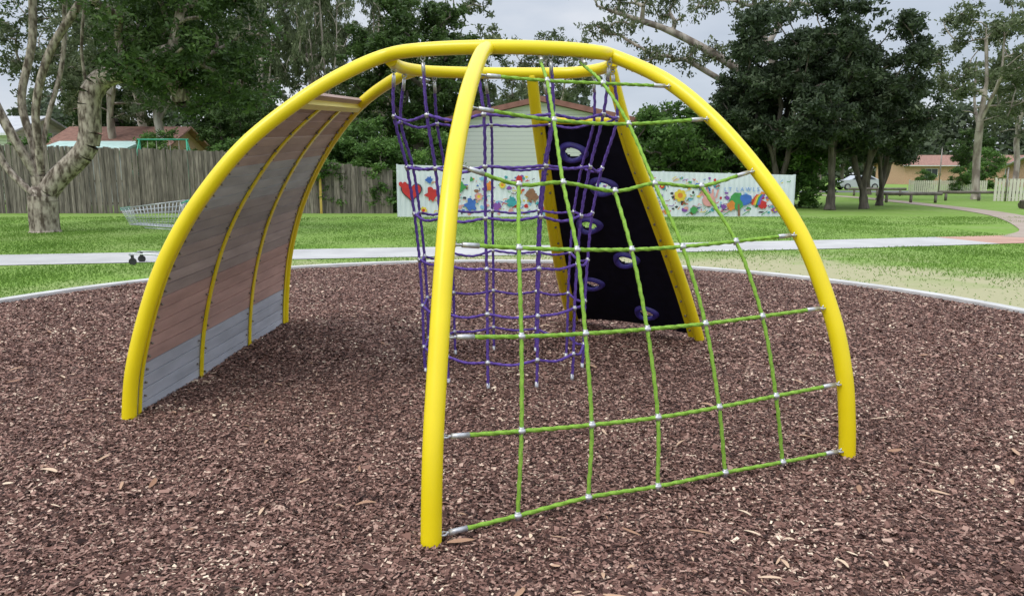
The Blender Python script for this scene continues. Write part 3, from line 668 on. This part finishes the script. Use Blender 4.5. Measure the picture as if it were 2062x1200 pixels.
M_grey=mottle("grey_roof",(.40,.41,.43),(.52,.53,.54),2,.6)
M_trim=mottle("trim_paint",(.6,.6,.58),(.72,.72,.7),3,.6)
def house(name,label,loc,wx,dy,eave,ridge,wall,roof,gable_front=False,over=.4,wins=(),t=.12):
    h=top(name,label,"house",loc); mb=MB(); X=wx/2;D=dy/2
    if gable_front:
        vs=[(-X,-D,0),(X,-D,0),(X,-D,eave),(0,-D,ridge),(-X,-D,eave),(-X,D,0),(X,D,0),(X,D,eave),(0,D,ridge),(-X,D,eave)]
        mb.add(vs,[(0,1,2,3,4),(5,9,8,7,6),(1,6,7,2),(0,4,9,5)])
        r=MB(); sl=(ridge-eave)/X; o=over
        for sg in(-1,1):
            e=(sg*(X+o),eave-sl*o); vs=[(0,-D-o,ridge+.02),(0,D+o,ridge+.02),(e[0],D+o,e[1]+.02),(e[0],-D-o,e[1]+.02)]; vs+=[(a,b,c+t) for a,b,c in vs]
            r.add(vs,[(0,1,2,3),(4,7,6,5),(0,3,7,4),(1,5,6,2),(3,2,6,7)])
    else:
        vs=[(-X,-D,0),(-X,D,0),(-X,D,eave),(-X,0,ridge),(-X,-D,eave),(X,-D,0),(X,D,0),(X,D,eave),(X,0,ridge),(X,-D,eave)]
        mb.add(vs,[(0,1,2,3,4),(5,9,8,7,6),(0,4,9,5),(1,6,7,2)])
        r=MB(); sl=(ridge-eave)/D; o=over
        for sg in(-1,1):
            e=(sg*(D+o),eave-sl*o); vs=[(-X-o,0,ridge+.02),(X+o,0,ridge+.02),(X+o,e[0],e[1]+.02),(-X-o,e[0],e[1]+.02)]; vs+=[(a,b,c+t) for a,b,c in vs]
            r.add(vs,[(0,1,2,3),(4,7,6,5),(0,3,7,4),(1,5,6,2),(3,2,6,7)])
    part("wall",mb.mesh("wall",[wall]),h); ro=part("roof",r.mesh("roof",[roof]),h)
    g=MB()
    if not gable_front: g.box((0,-D-over-.05,eave-sl*over+.05),(wx+2*over,.1,.12)); part("gutter",g.mesh("gutter",[M_trim]),ro)
    for wxp,wz,ww,wh in wins:
        g=MB(); g.box((wxp,-D-.01,wz),(ww,.03,wh)); wo=part("window",g.mesh("window",[M_glass]),h)
        g=MB()
        for sx in(-1,1): g.box((wxp+sx*(ww/2+.03),-D-.03,wz),(.06,.06,wh+.12))
        for sz in(-1,1): g.box((wxp,-D-.03,wz+sz*(wh/2+.03)),(ww,.06,.06))
        g.box((wxp,-D-.03,wz),(.04,.05,wh)); part("frame",g.mesh("frame",[M_trim]),wo)
    return h
house("weatherboard_house","white weatherboard building with shallow brown gable roof behind mural fence",(1.35,40,0),8.3,8,4.0,4.9,M_wwall,M_brownroof,True,.35,[(3.2,2.6,.7,1.3)],.24)
house("brick_house","low house with red tiled roof behind the paling fence",(-25.0,50,0),7.0,7,3.1,4.5,M_brick,M_tile,False,.5,[(-2,2.2,1.4,1.2),(2,2.2,1.4,1.2)])
house("weatherboard_house","white walled house with grey roof behind the paling fence",(-33.5,49,0),6.6,7,4.0,5.1,M_wwall,M_grey,False,.5,[(1,3.1,1.4,.9)])
house("garden_shed","pale green metal garden shed behind the paling fence",(-21.6,40,0),4,3,2.8,3.15,M_grey,mottle("pale_green_roof",(.35,.5,.45),(.45,.6,.55),3),False,.2,[])
house("brick_house","tan brick house with tiled roof beyond the far lawn",(70,118,0),22,9,2.9,4.3,mottle("tan_brick",(.50,.30,.19),(.60,.38,.25),5,.9),M_tile,False,.6,[(-7,1.7,1.8,1.2),(-1,1.7,1.2,1.2),(5,1.7,1.8,1.2)])
house("brick_house","cream house with pale grey roof beyond the far fence",(66,90,0),9,8,2.4,3.5,M_brick,M_grey,False,.6,[(-3,1.5,1.6,1.0)])
M_cream=mottle("cream_metal",(.58,.55,.44),(.68,.65,.54),3,.6)
def slatfence(label,a,b_,h,step):
    f=top("cream_fence",label,"fence"); A=V((*a,0));B=V((*b_,0)); L=(B-A).length; d=(B-A).normalized(); mb=MB(); ang=math.atan2(d.y,d.x); R=Matrix.Rotation(ang,3,'Z')
    for i in range(int(L/step)+1): p=A+d*i*step; mb.box((p.x,p.y,h/2),(step*.72,.03,h),0,R)
    part("slats",mb.mesh("slats",[M_cream]),f); mb=MB(); c=(A+B)/2
    for zz in(.2,h-.15): mb.box((c.x,c.y+.04,zz),(L,.04,.06),0,R)
    for i in range(int(L/2.4)+1): p=A+d*i*2.4; mb.box((p.x,p.y+.05,h/2+.04),(.08,.08,h+.08),0,R)
    part("rails",mb.mesh("rails",[M_cream]),f)
slatfence("cream slatted metal fence beside the far road",(32.2,61),(38.2,60.5),1.05,.16)
slatfence("cream metal panel fence beside the brown path",(28.6,44.5),(36,43.5),1.3,.2)
M_log=mottle("grey_log",(.10,.085,.07),(.22,.19,.16),3,.9,0,.5,12)
for a,b_ in [((24.6,55),(28.6,54.6)),((25.6,45.2),(30.2,44.6)),((14.9,52),(18.5,52)),((20.6,42),(23.8,41.6))]:
    f=top("log_barrier","low grey timber rail barrier on short posts on the lawn","barrier",group="low timber barriers"); A=V((*a,.50));B=V((*b_,.50)); mb=MB(); mb.sweep([A,B],.09,8); part("rail",mb.mesh("rail",[M_log]),f)
    for t in(.1,.5,.9): p=A.lerp(B,t); mb=MB(); mb.sweep([(p.x,p.y,0),(p.x,p.y,.43)],.08,8); part("post",mb.mesh("post",[M_log]),f)
mb=MB()
for k in range(5): a=random.uniform(-.3,.3); mb.sweep(crom([(23.4+k*.1,34.2+k*.25,.12+.12*(k%2)),(24.4,34.3+k*.2,.25+.1*(k%2)),(25.8,34.1+k*.25+a,.15)],4),.14,7)
top("log_pile","pile of dark fallen branches lying on the lawn","log pile",mesh=mb.mesh("log_pile",[M_darkbark]))
for x,y,h in [(28.9,44,1.9),(34.0,60,3.6)]:
    mb=MB(); mb.sweep([(x,y,0),(x,y,h)],.045,8); mb.sweep([(x,y,h),(x,y,h+.05)],.06,8); top("metal_post","slim dark metal post standing in the lawn","post",mesh=mb.mesh("metal_post",[M_bolt]))
M_gm=mottle("green_metal",(.03,.28,.16),(.05,.36,.2),5,.4)
sw=top("swing_set","green metal backyard swing set behind the paling fence","swing set",(-15.6,34,0)); mb=MB()
mb.sweep([(-1.15,0,3.1),(1.15,0,3.1)],.035,8)
for sx in(-1,1):
    for sy in(-1,1): mb.sweep([(sx*1.05,0,3.1),(sx*1.45,sy*.9,0)],.035,8)
    mb.sweep([(sx*1.2,-.45,1.6),(sx*1.2,.45,1.6)],.025,8)
part("frame",mb.mesh("frame",[M_gm]),sw)
for xx in(-.5,.5):
    mb=MB(); mb.box((xx,0,.6),(.42,.16,.03)); s_=part("seat",mb.mesh("seat",[M_gm]),sw)
    for k in(-.2,.2): mb=MB(); mb.sweep([(xx+k,0,.6),(xx+k,0,3.08)],.012,6); part("chain",mb.mesh("chain",[M_bolt]),s_)
M_car=mottle("silver_car_paint",(.50,.52,.55),(.58,.60,.63),1,.25,.3)
car=top("parked_car","silver hatchback car parked beside the far road","car",(34.6,75.5,0)); prof=[(-2.1,.35),(-2.12,.75),(-1.95,.92),(-1.1,1.0),(-.45,1.42),(.9,1.45),(1.75,1.02),(2.08,.95),(2.12,.4),(1.9,.28),(-1.9,.28)]
mb=MB(); n=len(prof); vs=[]
for yy,k in((-.85,1),(-.6,1),(.6,1),(.85,1)):
    for x,z in prof: vs.append((x,yy*(.82 if z>1.1 else 1),z))
fs=[]
for j in range(3):
    for i in range(n): fs.append((j*n+i,(j+1)*n+i,(j+1)*n+(i+1)%n,j*n+(i+1)%n))
fs+=[tuple(range(n)),tuple(range(3*n,4*n))[::-1]]; mb.add(vs,fs); part("body",mb.mesh("body",[M_car]),car)
for yy in(-.80,.80):
    mb=MB(); q=[(-.95,1.02),(-.42,1.36),(.85,1.39),(1.5,1.02)]; vs=[(x,(yy*1.07 if z<1.1 else yy*.9),z) for x,z in q]; mb.add(vs,[(0,1,2,3)])
    part("window",mb.mesh("window",[M_glass]),car)
for x in(-1.35,1.35):
    for yy in(-.8,.8):
        mb=MB(); mb.sweep([(x,yy-.1,.32),(x,yy+.1,.32)],.32,16); wh=part("wheel",mb.mesh("wheel",[M_rubber]),car); mb=MB(); mb.sweep([(x,yy*1.14-.02,.32),(x,yy*1.14+.02,.32)],.19,12); part("rim",mb.mesh("rim",[M_steel]),wh)
for x,cn in((-2.08,(.8,.8,.8)),(2.1,(.5,.03,.03))):
    for yy in(-.6,.6):
        mb=MB(); ball(mb,(x,yy,.72),.11,5,(.5,1.2,.7)); part("headlight" if x<0 else "tail_light",mb.mesh("lamp",[mottle("lamp_lens",cn,cn,1,.2)]),car)
M_wire=mottle("chrome_wire",(.40,.43,.43),(.55,.57,.57),10,.3,.7)
tr=top("shopping_trolley","empty wire shopping trolley standing beside the concrete path","shopping trolley",(-6.75,13.35,0)); tr.rotation_euler=(0,0,.12)
def q3(u,v,wt):
    b0=V((.0,.0,.72));b1=V((.80,0,.66)); t0=V((-.12,0,1.00)); t1=V((.92,0,1.13))
    p=b0.lerp(b1,u).lerp(t0.lerp(t1,u),v); hw=(.20+.06*u)*(1-v)+(.24+.07*u)*v; return V((p.x,wt*hw,p.z))
mb=MB(); r=.0040
for i in range(17):
    u=i/16; mb.sweep([q3(u,1,-1),q3(u,0,-1),q3(u,0,1),q3(u,1,1)],r,4)
for j in range(6):
    v=j/5; rr=.0085 if j in(0,5) else r
    mb.sweep([q3(1,v,-1),q3(0,v,-1),q3(0,v,1),q3(1,v,1),q3(1,v,-1)],rr,4)
for j in range(9):
    wt=-1+j/4; mb.sweep([q3(0,1,wt),q3(0,0,wt),q3(1,0,wt),q3(1,1,wt)],r,4)
part("basket",mb.mesh("basket",[M_wire]),tr)
mb=MB()
for sy in(-1,1):
    mb.sweep(crom([(.92,sy*.28,1.08),(.86,sy*.27,.66),(.80,sy*.26,.25),(.70,sy*.25,.17),(.0,sy*.2,.20),(-.03,sy*.2,.16)],5),.013,8)
    mb.sweep([(.80,sy*.26,.62),(.25,sy*.22,.66)],.009,6)
mb.sweep([(.0,-.2,.2),(.0,.2,.2)],.013,6); mb.sweep([(.75,-.25,.2),(.75,.25,.2)],.010,6)
part("frame",mb.mesh("trolley_frame",[M_wire]),tr)
mb=MB(); mb.sweep([(1.0,-.28,1.12),(1.0,.28,1.12)],.018,8); mb.sweep([(.9,-.28,1.08),(1.0,-.28,1.12)],.012,6); mb.sweep([(.9,.28,1.08),(1.0,.28,1.12)],.012,6); part("handle",mb.mesh("handle",[M_gm]),tr)
mb=MB(); mb.box((-.13,0,.99),(.02,.42,.05)); part("bumper",mb.mesh("bumper",[M_gm]),tr)
for x in(.0,.78):
    for sy in(-1,1):
        mb=MB(); mb.sweep([(x,sy*.22-.015,.065),(x,sy*.22+.015,.065)],.065,14); mb.box((x,sy*.22,.14),(.04,.045,.08)); part("wheel",mb.mesh("castor",[M_rubber]),tr)
